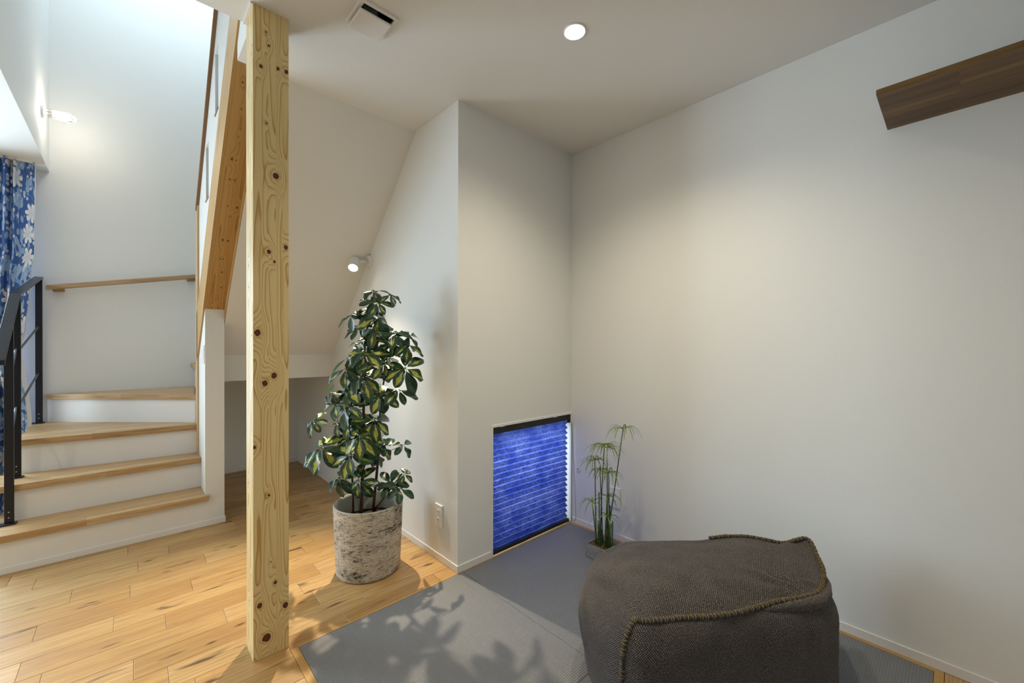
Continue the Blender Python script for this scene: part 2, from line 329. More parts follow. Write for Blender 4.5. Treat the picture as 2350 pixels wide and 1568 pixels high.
# ------------------------------------------------------------------ room shell
H = 2.4; X0, Y0, X1, YB, YS = 1.217, 1.7216, 2.125, 4.445, 3.249
SOF = lambda y: 2.409 - .985 * (y - 2.132)           # sloped soffit under the upper flight
STB = lambda y: 1.385 + .985 * (YS - y)              # underside of the stringer
ROW = .1285
floor = struct(box('floor', -3.2, 2.3, -2.6, 4.6, -.12, -.0128, OAK))
def plank(x0, x1, y0, y1):
    g = .0004; x0 += g; x1 -= g; y0 += g; y1 -= g; a, b = (x1 - x0) / 2, (y1 - y0) / 2; c = .0011
    mb = MB(); rings = [(a, b, -.0127), (a, b, -c), (a - c, b - c, 0)]
    vs = []
    for p, q, z in rings: vs += [(-p, -q, z), (p, -q, z), (p, q, z), (-p, q, z)]
    fs = [(8, 9, 10, 11)] + [(i * 4 + k, i * 4 + (k + 1) % 4, i * 4 + 4 + (k + 1) % 4, i * 4 + 4 + k) for i in range(2) for k in range(4)]
    me = mb.add(vs, fs).mesh('plank'); o = link('plank', me, OAK, floor, ((x0 + x1) / 2, (y0 + y1) / 2, 0)); return o
known = {5: [-.016], 4: [.153, -.346], 3: [.023], 2: [.292, -.206], 1: [-.006, .793], 0: [.212, -.286, .712], -1: [-.056, .86], -2: [.104, -.296], -3: [.294, .59], -4: [.004, .62], -5: [.094, .78]}
def row_cuts(k, xa, xb):
    js = sorted(known.get(k, []))
    rr = random.Random(k * 31 + 5)
    if not js: js = [xa + rr.uniform(.1, .8)]
    while js[0] - .45 > xa: js.insert(0, js[0] - rr.uniform(.38, .75))
    while js[-1] + .45 < xb: js.append(js[-1] + rr.uniform(.38, .75))
    js = [j for j in js if xa + .06 < j < xb - .06]
    return [xa] + js + [xb]
for k in range(-14, 17):
    ya, yb = 2.44 + ROW * k, 2.44 + ROW * (k + 1)
    if ya > YB: break
    if yb < .75: continue
    if ya > YS - .001: xa, xb = .446, X0
    elif yb > 1.716: xa, xb = -.85, X0
    else: xa, xb = -.85, .4425
    y_lo = max(ya, 1.716) if (xb > .5 and ya < 1.716) else ya
    cuts = row_cuts(k, xa, xb)
    if xb > .5 and ya < 1.716:      # row cut by the tatami edge: left piece full width
        cuts_l = [c for c in cuts if c < .30] + [.4425]
        for a, b in zip(cuts_l, cuts_l[1:]): plank(a, b, ya, min(yb, YB))
        cuts_r = [.4425] + [c for c in cuts if c > .56]
        for a, b in zip(cuts_r, cuts_r[1:]): plank(a, b, 1.716, yb)
    else:
        yt = min(yb, YB)
        if ya < YS < yb:
            for a, b in zip(cuts, cuts[1:]): plank(a, b, ya, YS)
            plank(.446, X0, YS, yt)
        else:
            for a, b in zip(cuts, cuts[1:]): plank(a, b, ya, yt)
for k in range(4):
    for a, b in ((.9, 1.52), (1.52, 2.12)): plank(a, b, .027 - ROW * (k + 1), .027 - ROW * k)

def ext(name, x0, x1, y0, y1, z0, z1, mat=WALL): return struct(box(name, x0, x1, y0, y1, z0, z1, mat))
ext('wall_right', X1, X1 + .15, -2.6, Y0 + .35, 0, H + .2)
w = MB(); yw = Y0 + .13
w.box(X0, 1.449, Y0, yw, 0, H); w.box(1.449, X1, Y0, yw, .716, H)
struct(w.build('wall_window', WALL))
ext('wall_side', X0, X0 + .12, Y0 + .13, YB, 0, 4.02)
wbk = MB(); wbk.box(-.80, X0 + .12, YB, YB + .15, 0, 4.01).box(-3.2, -2.44, YB, YB + .15, 0, H + .3).box(-2.44, -.80, YB, YB + .15, 2.12, H + .3).box(-2.44, -.80, YB, YB + .15, 0, .1)
struct(wbk.build('wall_back', WALL))
ext('wall_front', -3.2, 2.3, -2.75, -2.6, 0, H)
ext('wall_left', -3.35, -3.2, -2.6, YB + .1, 0, H)
# ceilings
ce = MB(); ce.box(-3.35, .342, -2.75, 1.87, H, H + .3).box(.342, .618, -2.75, 2.14, H, H + .3).box(.736, X1 + .15, -2.75, 2.14, H, H + .3).box(.618, .736, -2.75, 1.458, H, H + .3).box(.618, .736, 1.576, 2.14, H, H + .3).box(-3.35, -.60, 1.87, YB + .1, H, H + .3)
struct(ce.build('ceiling', CEIL))
so = MB(); so.prism([(2.132, SOF(2.132)), (3.48, SOF(3.48)), (3.48, SOF(3.48) + .19), (2.132, SOF(2.132) + .19)], .449, X0, 'x')
struct(so.build('ceiling_slope', CEIL))
dr = MB(); dr.prism([(3.48, .90), (YB, .90), (YB, 1.25), (3.48, 1.25)], .449, X0, 'x'); struct(dr.build('wall_drop', WALL))
ext('wall_upper', -.60, -.432, 1.87, YB, H, 4.02)
ext('wall_landing', -.598, X0 + .12, 1.75, 1.87, H + .3, 4.02)
uc = MB(); uc.box(-.6, X0 + .12, 1.75, 3.2, 4.01, 4.11).box(.95, X0 + .12, 3.2, YB + .15, 4.01, 4.11).box(-.6, -.432, 3.2, YB + .15, 4.01, 4.11)
struct(uc.build('ceiling_upper', CEIL))
w2 = thing('window_2', None, None, (.26, 3.82, 4.01)); struct(w2)
MB().box(-.432, .95, 3.2, 3.225, 4.06, 4.10).box(-.432, .95, YB + .005, YB + .03, 4.06, 4.10).box(-.432, -.407, 3.225, YB + .005, 4.06, 4.10).box(.925, .95, 3.225, YB + .005, 4.06, 4.10).build('frame', WHITEP, w2)
box('pane', -.407, .925, 3.225, YB + .005, 4.078, 4.084, GLASS, w2)
w4 = thing('window_4', None, None, (-1.62, YB + .08, .1)); struct(w4)
MB().box(-2.44, -2.39, YB + .06, YB + .12, .1, 2.12).box(-.85, -.80, YB + .06, YB + .12, .1, 2.12).box(-2.44, -.80, YB + .06, YB + .12, .1, .16).box(-2.44, -.80, YB + .06, YB + .12, 2.06, 2.12).box(-1.65, -1.59, YB + .06, YB + .12, .1, 2.12).build('frame', FRAMEM, w4)
box('pane', -2.40, -.84, YB + .088, YB + .093, .15, 2.07, GLASS, w4)
# stub wall carrying the stringer, and the balustrade wall above it
st = MB(); st.prism([(YS, 0), (3.60, 0), (3.60, STB(3.60)), (YS, STB(YS))], .344, .4455, 'x'); struct(st.build('wall_stub', WALL))
CAPL = lambda y: 2.17 - .985 * (y - 3.515)
STT = lambda y: STB(y) + .33
wb = MB()
for a, b, sl in ((1.872, 2.707, None), (2.707, 2.82, (2.43, 2.777)), (2.82, 3.09, None), (3.09, 3.21, (2.05, 2.393)), (3.21, 3.567, None)):
    lo = lambda y: STT(y) - .04
    if sl is None: wb.prism([(a, lo(a)), (b, lo(b)), (b, CAPL(b)), (a, CAPL(a))], .346, .444, 'x')
    else:
        wb.prism([(a, lo(a)), (b, lo(b)), (b, sl[0]), (a, sl[0])], .346, .444, 'x'); wb.prism([(a, sl[1]), (b, sl[1]), (b, CAPL(b)), (a, CAPL(a))], .346, .444, 'x')
wbo = struct(wb.build('wall_balustrade', WALL))
for a, b, z in ((2.707, 2.82, 2.43), (3.09, 3.21, 2.05)): box('sill', .342, .449, a, b, z - .001, z + .008, CAPW, wbo)
# skirting boards
def skirt(name, x0, x1, y0, y1, z0=0.0, h=.0365):
    o = MB().box(x0, x1, y0, y1, z0, z0 + h).build(name, BASEB, None, .0015, 1); return struct(o)
BP = .0065
skirt('baseboard_right', X1 - BP, X1, -2.6, Y0 - .012)
skirt('baseboard_window', X0, 1.436, Y0 - BP, Y0)
skirt('baseboard_side', X0 - BP, X0, Y0 - BP, YB)
skirt('baseboard_back', .446, X0 - BP, YB - BP, YB)
skirt('baseboard_stair', -.52, .4455, YS - BP, YS)
bx = MB().box(.4455, .4455 + BP, YS - BP, YB, 0, .0365).build('baseboard_stub', BASEB, None, .0015, 1); struct(bx)
struct(box('trim_1', .317, .325, 1.739, 1.872, H - .006, H + .001, WHITEP))
# tatami recess border (oak strips)
struct(box('trim_2', .4425, .468, .03, 1.7145, -.0127, .0005, BORDER)); struct(box('trim_3', 2.1015, X1 - BP + .001, .03, Y0 - .002, -.0127, .0005, BORDER))
struct(box('trim_4', .4425, 2.118, .028, .052, -.0127, .0003, BORDER)); struct(box('trim_5', .468, X1 - BP, 1.7115, Y0, -.0127, .0004, BORDER))
# ------------------------------------------------------------------ pine post (front face with laminated strips and knots)
PX0, PX1, PY0, PY1 = .325, .4425, 1.739, 1.858
post = thing('pine_post', 'knotty laminated pine post rising from the oak floor to the ceiling', 'post', ((PX0 + PX1) / 2, (PY0 + PY1) / 2, 0))
knots_px = [(638, 158, 5), (657, 165, 6), (599, 152, 5), (633, 404, 9), (617, 578, 6), (656, 568, 6), (630, 601, 4), (591, 764, 9), (608, 880, 8), (629, 862, 8), (584, 1027, 5), (617, 1137, 4), (632, 1337, 5), (596, 1391, 7), (655, 1389, 8), (612, 1464, 11), (617, 105, 4), (611, 74, 3), (612, 283, 3), (622, 1290, 2)]
KN = []
for u, v, r in knots_px:
    p = pix(u, v, y=PY0); KN.append((p.x, p.z, r * .00122))
def grain_strip(mb, at_, kn_, a0, a1, za, zb, place, rnd, knots):
    """one lamina: a across, z along"""
    w = a1 - a0; nx = max(4, int(w / .0028)); nz = int((zb - za) / .006); c = rnd.uniform(-.2, 1.2); n = rnd.uniform(1.1, 2.3); L = rnd.uniform(.34, .75) * rnd.choice((-1, 1)); s = rnd.uniform(0, 50)
    b = len(mb.v); vs = []
    for j in range(nz + 1):
        z = za + (zb - za) * j / nz
        cc = c + .55 * noise.noise((z * 1.7, s, 0)) + .12 * noise.noise((z * 6, s, 3))
        for i in range(nx + 1):
            a = a0 + w * i / nx; t = (a - a0) / w
            g = n * (t - cc) ** 2 + z / L + .75 * noise.noise((a * 13, z * 2.0, s)) + .16 * noise.noise((a * 30, z * 9, s + 9))
            kv = 0
            for kx, kz, kr in knots:
                if kr < .0080 and not (a0 - .002 < kx < a1 + .002): continue
                dx, dz = a - kx, z - kz
                if abs(dz) > .2: continue
                g += 3.0 * (kr / .008) * math.exp(-(dx * dx / (2 * (1.9 * kr) ** 2) + dz * dz / (2 * (4.2 * kr) ** 2)))
                th_ = math.atan2(dz, dx); d = math.sqrt(dx * dx + (dz / 1.15) ** 2) / (kr * (1 + .22 * noise.noise((math.cos(th_) * 1.3 + kx * 90, math.sin(th_) * 1.3, kz * 7))))
                kv = max(kv, 1 - .45 * d)
            vs.append(place(a, z)); at_.append(g + 40); kn_.append(max(kv, 0))
    fs = [(j * (nx + 1) + i, j * (nx + 1) + i + 1, (j + 1) * (nx + 1) + i + 1, (j + 1) * (nx + 1) + i) for j in range(nz) for i in range(nx)]
    mb.add(vs, fs)
def grain_mesh(name, faces, seed, knots_for):
    mb = MB(); A = []; K = []; rnd = random.Random(seed)
    for place, cuts, za, zb, kk in faces:
        for a, b in zip(cuts, cuts[1:]): grain_strip(mb, A, K, a, b, za, zb, place, rnd, kk)
    me = bpy.data.meshes.new(name); me.from_pydata(mb.v, [], mb.f)
    for nm, d in (('grain', A), ('knot', K)):
        at = me.attributes.new(nm, 'FLOAT', 'POINT'); at.data.foreach_set('value', d)
    return me
pc = [PX0, .3515, .3745, .3985, .4215, PX1]
rk = [(PY0 + (.02 + .09 * random.Random(i).random()), .1 + 2.2 * random.Random(i + 50).random(), .003 + .003 * random.Random(i + 9).random()) for i in range(9)]
me = grain_mesh('shaft', [(lambda a, z: (a, PY0, z), pc, 0, H, KN),
                          (lambda a, z: (PX0, PY1 - (a - PY0), z), [PY0, 1.768, 1.798, 1.828, PY1], 0, H, rk),
                          (lambda a, z: (PX1, a, z), [PY0, 1.768, 1.798, 1.828, PY1], 0, H, rk),
                          (lambda a, z: (PX1 - (a - PX0), PY1, z), pc, 0, H, [])], 11, None)
link('shaft', me, POSTW, post)
# ------------------------------------------------------------------ staircase
stair = thing('staircase', 'oak winder staircase with white risers climbing past the pine stringer', 'staircase', (-.05, YS, 0))
TT = .036
def tread(poly, z, ang=0.):
    c, n = math.cos(R_(-ang)), math.sin(R_(-ang)); q = Vector((sum(p[0] for p in poly) / len(poly), sum(p[1] for p in poly) / len(poly)))
    loc = [((p[0] - q.x) * c - (p[1] - q.y) * n, (p[0] - q.x) * n + (p[1] - q.y) * c) for p in poly]
    o = MB().prism(loc, -TT, 0, 'z').build('tread', TREAD, None, .002, 2)
    o.location = (q.x, q.y, z); o.rotation_euler.z = R_(ang); adopt(o, stair); return o
tread([(-.56, 3.229), (.362, 3.229), (.362, 3.2485), (.343, 3.2485), (.343, 3.475), (-.56, 3.475)], .2)
tread([(-.56, 3.445), (.343, 3.445), (.343, 3.64), (-.56, 3.74)], .4)
tread([(-.498, 3.702), (.336, 3.607), (.336, 3.76), (-.40, 4.44), (-.498, 4.44)], .6, -6.5)
tread([(-.455, 4.44), (-.452, 4.425), (.336, 3.685), (.336, 3.76), (.40, 4.44)], .8, -43.2)
tread([(.338, 3.69), (.44, 3.67), (.60, 4.44), (.372, 4.44)], 1.0, 87.4)
def riser(p, q, z0, z1, th=.012):
    d = Vector((q[0] - p[0], q[1] - p[1])).normalized(); nrm = Vector((-d.y, d.x)) * th
    return MB().prism([p, q, (q[0] + nrm.x, q[1] + nrm.y), (p[0] + nrm.x, p[1] + nrm.y)], z0, z1, 'z').build('riser', RISER, stair)
riser((-.52, YS), (.344, YS), .0, .2 - TT); riser((-.50, 3.468), (.344, 3.468), .2, .4 - TT)
riser((-.49, 3.724), (.336, 3.628), .4, .6 - TT); riser((-.445, 4.44), (.336, 3.706), .6, .8 - TT); riser((.396, 4.44), (.356, 3.69), .8, 1.0 - TT)
ya, yb = 1.90, 3.60; SK = []
for u, v, r in ((557, 189, 1.8), (554, 251, 1.6), (547, 315, 1.6), (532, 365, 2.2), (542, 368, 1.5), (527, 412, 1.8), (538, 414, 1.6), (523, 473, 1.6), (544, 477, 2.4), (527, 497, 1.4), (511, 551, 2.2), (523, 553, 2.2), (505, 594, 1.6), (512, 595, 1.6), (509, 625, 2.0), (507, 660, 1.8), (496, 684, 1.4), (486, 706, 1.5), (501, 707, 1.8)):
    d = ray(u, v); t = (1.385 + .985 * YS - CH) / (d.z + .985 * d.y); p = CAMP + d * t; SK.append((p.x, p.y, r * .0019))
SKL = [(.06, 2.72, .003), (.10, 3.02, .0035), (.05, 3.25, .003), (.16, 3.35, .003), (.09, 2.35, .003)]
me = grain_mesh('stringer', [(lambda a, y: (a, y, STB(y)), [.334, .363, .392, .421, .4485], ya, yb, SK),
                             (lambda a, y: (.334, y, STB(y) + a), [0, .11, .22, .33], ya, yb, SKL),
                             (lambda a, y: (.4485, y, STB(y) + a), [0, .11, .22, .33], ya, yb, SKL)], 23, None)
link('stringer', me, PINEG, stair)
MB().prism([(2.10, SOF(2.10)), (3.24, SOF(3.24)), (3.24, STB(3.24) + .01), (2.10, STB(2.10) + .01)], .4445, .4492, 'x').build('fascia', PINE, stair)
MB().prism([(3.566, .4), (3.67, .4), (3.67, 2.17), (3.566, 2.19)], .334, .4485, 'x').build('newel', PINEV, stair, .002, 2)
cp = MB(); cp.prism([(1.90, CAPL(1.90)), (3.60, CAPL(3.60)), (3.60, CAPL(3.60) + .03), (1.90, CAPL(1.90) + .03)], .328, .458, 'x').build('balustrade_cap', CAPW, stair, .002, 2)
# wall handrail
hr = thing('wall_handrail', 'pale ash handrail fixed on the stairwell wall above the winder tread', 'handrail', (0, YB, 1.6))
hz = lambda x: 1.560 + (x + .44) * .205
MB().prism([(-.445, hz(-.445) - .018), (.42, hz(.42) - .018), (.42, hz(.42) + .018), (-.445, hz(-.445) + .018)], 4.362, 4.398, 'y').build('rail', RAILW, hr, .006, 2)
for x in (-.385, .375): MB().prism([(x - .028, hz(x) - .036), (x + .028, hz(x) - .036 + .008), (x + .028, hz(x) - .010), (x - .028, hz(x) - .016)], 4.372, YB + .001, 'y').build('bracket', m_pine('bracket_wood', (.30, .19, .09), (.24, .14, .06), (4, 4, 4), .5, (1, 1, 1), 0.) if x < 0 else bpy.data.materials['bracket_wood'], hr, .002, 1)
# ------------------------------------------------------------------ black steel stair railing
rl = thing('stair_railing', 'black flat-bar steel railing with thin rods on the open side of the stair', 'railing', (-.48, 3.42, .2))
XL, XR = -.498, -.462
def rz(y): return 1.443 + (y - 3.60) * (.235 if y > 3.60 else .90)
for y, z in ((3.425, .2), (3.625, .4), (4.40, .6)):
    po = MB().box(XL + .002, XR, y - .006, y + .006, z, rz(y) - .004).build('post', BLACKM, rl, .0012, 1)
    MB().prism([(XL + math.cos(a) * .020 - .008 if math.cos(a) < 0 else XR + math.cos(a) * .012, y - .006 + math.sin(a) * .026) for a in [i * math.pi / 8 for i in range(16)]], z, z + .007, 'z').build('foot_plate', BLACKM, po, .0012, 1)
    for dz in (.035, .065): MB().lathe([(0, .0025), (.003, .002), (.0036, 0)], ((XL + XR) / 2, y - .006, z + dz), 10, (0, -1, 0)).build('screw', SCREW, po)
tr = MB(); pts = [(4.435, rz(4.435)), (3.60, rz(3.60)), (3.215, rz(3.215))]; T = .010
tr.prism([(3.600, rz(3.6) - T), (4.425, rz(4.425) - T), (4.425, rz(4.425)), (3.600, rz(3.6))], XL - .004, XR + .003, 'x')
tr.prism([(3.205, rz(3.205) - T * 1.3), (3.601, rz(3.6) - T * 1.05), (3.601, rz(3.6)), (3.200, rz(3.200))], XL - .004, XR + .003, 'x')
tr.prism([(3.197, 1.055), (3.207, 1.055), (3.207, rz(3.207) - .002), (3.197, rz(3.197))], XL - .004, XR + .003, 'x')
tr.build('top_rail', BLACKM, rl, .001, 1)
for za, zb in ((1.285, 1.105), (.960, .785)): MB().tube([((XL + XR) / 2, 4.395, za), ((XL + XR) / 2, 3.63, zb)], .006, 10).build('rod', STEEL, rl, 0, 2, 60)
for za in (1.13, .80): MB().tube([((XL + XR) / 2, 3.62, za), ((XL + XR) / 2, 3.43, za - .175), ], .006, 10).build('rod', STEEL, rl, 0, 2, 60)
# ------------------------------------------------------------------ tatami
def tatami(x0, x1, y0, y1, mat, label):
    o = MB().box(-(x1 - x0) / 2, (x1 - x0) / 2, -(y1 - y0) / 2, (y1 - y0) / 2, -.0125, .0).build('tatami_mat', mat, None, .0022, 2)
    o.location = ((x0 + x1) / 2, (y0 + y1) / 2, 0); return setp(o, label, 'tatami mat', 'grey half tatami mats')
tatami(.469, 1.2425, .881, 1.7115, TAT_X, 'grey half tatami mat lying between the pine post and the tweed pouf')
tatami(1.2435, 2.1012, .881, 1.7115, TAT_Y, 'grey half tatami mat below the blue blind, under the papyrus planter')
tatami(.469, 1.2425, .0525, .880, TAT_Y, 'grey half tatami mat before the pouf, edge showing beside its base')
tatami(1.2435, 2.1012, .0525, .880, TAT_X, 'grey half tatami mat under the tweed pouf, along the skirting board')
# ------------------------------------------------------------------ low window with pleated blind
w1 = thing('window_1', None, None, (1.785, Y0, 0)); struct(w1)
MB().box(1.436, 1.450, Y0 - .004, Y0 + .12, 0, .7075).box(1.436, X1, Y0 - .004, Y0 + .12, .7075, .7215).box(X1 - .009, X1, Y0 - .004, Y0 + .12, 0, .7085).build('casing', WHITEP, w1, .001, 1)
MB().box(1.450, 1.478, Y0 + .085, Y0 + .115, 0, .7075).box(2.088, X1 - .008, Y0 + .085, Y0 + .115, 0, .7075).box(1.45, X1 - .008, Y0 + .085, Y0 + .115, .68, .7075).box(1.45, X1 - .008, Y0 + .085, Y0 + .115, 0, .03).build('sash', FRAMEM, w1)
box('pane', 1.478, 2.088, Y0 + .098, Y0 + .102, .03, .68, GLASS, w1)
bl = thing('pleated_blind', 'translucent blue pleated paper blind in the low window by the tatami', 'blind', (1.785, Y0 + .02, 0))
bx0, bx1 = 1.4525, 2.098
hd = MB().box(bx0 - .001, X1 - .0105, Y0 + .004, Y0 + .040, .668, .705).build('head_rail', BLACKP, bl, .003, 2)
MB().box(bx0, bx1 + .012, Y0 + .006, Y0 + .034, .0015, .022).build('bottom_rail', BLACKP, bl, .003, 2)
MB().box(X1 - .030, X1 - .0095, Y0 - .001, Y0 + .018, .650, .700).build('clutch', BLACKP, bl, .005, 2)
for x in (1.505, 1.95): MB().box(x, x + .035, Y0 + .003, Y0 + .03, .701, .7075).build('clip', CHAINW, hd, .001, 1)
NP = 19; za, zb = .669, .021; pv = []; fs = []
NXs = 40
for i in range(2 * NP + 1):
    z = za + (zb - za) * i / (2 * NP); y = Y0 + (.010 if i % 2 else .031)
    for j in range(NXs + 1):
        x = bx0 + (bx1 - bx0) * j / NXs
        pv.append((x, y + .0012 * noise.noise((x * 9, z * 30, 0)), z + .0012 * noise.noise((x * 6, z * 40, 4)) * (0 < i < 2 * NP)))
for i in range(2 * NP):
    for j in range(NXs): q = i * (NXs + 1) + j; fs.append((q, q + 1, q + NXs + 2, q + NXs + 1))
MB().add(pv, fs).build('pleated_fabric', BLIND, bl)
# bead chain loop
def beadchain(name, pts, parent):
    mb = MB(); P = [Vector(p) for p in pts]; L = 0; step = .0062; k = 0; acc = 0
    for a, b in zip(P, P[1:]):
        n = max(1, int(round((b - a).length / step)))
        for i in range(n):
            c = a.lerp(b, i / n); r = .0027
            mb.lathe([(0, -r), (r * .87, -r * .5), (r * .87, r * .5), (0, r)], c, 6, (0, 0, 1), k % 2); k += 1
    return mb.build(name, [BLACKP, CHAINW], parent, 0, 2, True)
cx, cyy = X1 - .014, Y0 - .008
lo = [(cx - .006 * math.cos(t), cyy - .022 + .012 * math.cos(t), .045 - .03 * math.sin(t)) for t in [math.pi * i / 8 for i in range(9)]]
beadchain('bead_chain', [(cx + .002, cyy, .655), (cx, cyy - .004, .3)] + lo + [(cx - .002, cyy - .034, .25), (cx, cyy - .006, .655)], bl)
o = MB().tube([(X1 - .004, 1.662 + .011 * math.cos(t), .355 + .011 * math.sin(t)) for t in [2 * math.pi * i / 20 for i in range(21)]], .0028, 8).build('cord_holder', plain('clear_plastic', (.74, .74, .71), .25), None, 0, 2, True); setp(o, 'small clear round chain holder on the wall beside the blue blind', 'cord holder')
# ------------------------------------------------------------------ wall shelf
sh = MB().box(1.803, X1 + .001, -1.35, .187, 1.985, 2.003).build('floating_shelf', SHELFW, None, .001, 1); setp(sh, 'dark brown laminated wood shelf board fixed high on the white wall', 'shelf')
# ------------------------------------------------------------------ sockets
def socket(x, y, z, label):
    t = thing('wall_socket', label, 'socket', (x, y, z - .06), 'white wall sockets')
    MB().box(x - .009, x, y - .035, y + .035, z - .06, z + .06).build('plate', WHITEP, t, .003, 2)
    for dz in (.0215, -.0215):
        f = MB().box(x - .0105, x - .008, y - .013, y + .013, z + dz - .0135, z + dz + .0135).build('outlet', WHITEP, t, .001, 1)
        for dy, hh in ((.0058, .0045), (-.0058, .0035)): box('slot', x - .0108, x - .0100, y + dy - .0012, y + dy + .0012, z + dz - hh, z + dz + hh, SLOT, f)
socket(X0, 1.888, .243, 'white double wall socket on the side wall behind the potted tree')
socket(X1, 1.385, .250, 'white double wall socket on the long wall behind the papyrus')
sw = thing('light_switch', 'slim white light switch on the narrow stub wall beside the stairs', 'light switch', (.344, 3.30, 1.03))
MB().box(.3385, .3445, 3.262, 3.336, 1.035, 1.155).build('plate', WHITEP, sw, .002, 2)
MB().box(.3368, .3390, 3.280, 3.318, 1.06, 1.13).build('rocker', WHITEP, sw, .001, 1)
# ------------------------------------------------------------------ ceiling vent, downlights, spotlight, wall lamp
vt = thing('ceiling_vent', 'square white ceiling air vent with a dark gap round its cover', 'air vent', (.675, 1.515, H))
vx0, vx1, vy0, vy1 = .603, .749, 1.445, 1.588
hx0, hx1, hy0, hy1 = .618, .736, 1.458, 1.576
fl = []
for (p, q, r_, t_), z in (((vx0, vx1, vy0, vy1), H + .0005), ((vx0, vx1, vy0, vy1), H - .007), ((vx0 + .002, vx1 - .002, vy0 + .002, vy1 - .002), H - .008), ((hx0, hx1, hy0, hy1), H - .008), ((hx0, hx1, hy0, hy1), H + .0005)): fl += [(p, r_, z), (q, r_, z), (q, t_, z), (p, t_, z)]
MB().add(fl, [(i * 4 + k, i * 4 + (k + 1) % 4, i * 4 + 4 + (k + 1) % 4, i * 4 + 4 + k) for i in range(4) for k in range(4)]).build('flange', WHITEP, vt)
MB().add([(hx0, hy0, H), (hx1, hy0, H), (hx1, hy1, H), (hx0, hy1, H), (hx0, hy0, H + .28), (hx1, hy0, H + .28), (hx1, hy1, H + .28), (hx0, hy1, H + .28)], [(0, 1, 5, 4), (1, 2, 6, 5), (2, 3, 7, 6), (3, 0, 4, 7), (4, 5, 6, 7)]).build('duct', FRAMEM, vt)
MB().prism([(vx0 + .006, vy0 + .026), (vx1 - .018, vy0 + .026), (vx1 - .018, vy1 - .002), (vx0 + .006, vy1 - .002)], H - .026, H - .017, 'z').build('cover', WHITEP, vt, .0035, 3)
MB().box(vx0 + .03, vx1 - .06, vy0 + .055, vy1 - .03, H - .018, H + .05).build('cover_stem', FRAMEM, vt)
LAMPE = plain('downlight_lens', (1, 1, 1), .5, 0, .5, (1, .90, .72), 22)
def downlight(x, y, label, power, beam):
    t = thing('downlight', label, 'downlight', (x, y, H), 'recessed ceiling downlights')
    MB().lathe([(.0455, -.0005), (.0445, -.004), (.0405, -.0045), (.038, -.001), (.038, 0)], (x, y, H), 40).build('trim_ring', WHITEP, t, 0, 2, 40)
    MB().lathe([(.0385, -.0015), (.025, -.0042), (0, -.005)], (x, y, H), 40).build('lens', LAMPE, t, 0, 2, True)
    l = bpy.data.lights.new(beam, 'SPOT'); l.energy = power; l.color = (1, .885, .66); l.spot_size = R_(140); l.spot_blend = 1.0; l.shadow_soft_size = .025
    o = bpy.data.objects.new(beam, l); COL.objects.link(o); o.location = (x, y, H - .012); adopt(o, t)
downlight(1.288, 1.033, 'glowing recessed downlight in the ceiling above the papyrus and pouf', 30, 'downlight_beam')
downlight(1.322, .735, 'recessed downlight beside the glowing one, towards the brown shelf', 30, 'downlight_beam_offscreen')
sp = thing('wall_spotlight', 'small white adjustable spotlight on the side wall above the potted tree', 'spotlight', (X0, 2.765, 1.70))
MB().lathe([(.044, 0), (.044, .012), (.041, .018), (0, .018)], (X0, 2.765, 1.734), 32, (-1, 0, 0)).build('base', WHITEP, sp, 0, 2, 40)
MB().tube([(X0 - .015, 2.765, 1.732), (X0 - .055, 2.768, 1.728), (X0 - .085, 2.772, 1.716)], .010, 12).build('arm', WHITEP, sp, 0, 2, True)
SD = Vector((-.52, -.72, -1)).normalized(); hc = Vector((X0 - .108, 2.775, 1.708))
hp = hc - SD * .045
MB().lathe([(.024, 0), (.029, .004), (.031, .055), (.033, .092), (.030, .092), (.029, .080)], hp, 32, SD).build('head', WHITEP, sp, 0, 2, 40)
MB().lathe([(.0295, .086), (0, .0865)], hp, 32, SD).build('lens', plain('spot_lens', (1, 1, 1), .5, 0, .5, (1, .88, .66), 20), sp)
l = bpy.data.lights.new('spotlight_beam', 'SPOT'); l.energy = 130; l.color = (1, .84, .58); l.spot_size = R_(82); l.spot_blend = .75; l.shadow_soft_size = .013
o = bpy.data.objects.new('spotlight_beam', l); COL.objects.link(o); o.location = hp + SD * .10; o.rotation_euler = SD.to_track_quat('-Z', 'Y').to_euler(); adopt(o, sp)
wlamp = thing('wall_lamp', 'white caged bulb lamp glowing on the upper stairwell wall', 'wall lamp', (-.432, 4.095, 2.66))
lc = Vector((-.432, 4.095, 2.690))
MB().lathe([(.038, 0), (.038, .012), (.028, .022), (.020, .03), (.020, .05), (0, .05)], lc, 28, (1, 0, 0)).build('base', WHITEP, wlamp, 0, 2, 40)
MB().lathe([(.010, .048), (.018, .06), (.026, .08), (.027, .10), (.018, .125), (0, .135)], lc, 24, (1, 0, 0)).build('bulb', plain('bulb_glow', (1, 1, 1), .5, 0, .5, (1, .92, .78), 26), wlamp, 0, 2, True)
CAGE = plain('cage_wire', (.42, .41, .40), .35, .2)
for i in range(3):
    an = math.pi * i / 3; d = Vector((0, math.cos(an), math.sin(an))); pts = []
    for j in range(17):
        t = j / 16; a = math.pi * t
        pts.append(lc + d * (.034 * math.cos(a) if .25 < t < .75 else .034 * (1 if t < .5 else -1) * (.72 + .28 * min(1, (t if t < .5 else 1 - t) / .25)) * (1)) * 1 + Vector((.02 + .145 * math.sin(a) ** .8, 0, 0)))
    MB().tube(pts, .0016, 6).build('cage_wire', CAGE, wlamp, 0, 2, True)
l = bpy.data.lights.new('wall_lamp_glow', 'POINT'); l.energy = 1.4; l.color = (1, .90, .76); l.shadow_soft_size = .012
o = bpy.data.objects.new('wall_lamp_glow', l); COL.objects.link(o); o.location = lc + Vector((.150, 0, 0)); adopt(o, wlamp)
cb = thing('ceiling_detector', 'flat square white cover on the ceiling beside the blue curtain', 'ceiling cover', (-.70, 4.02, H))
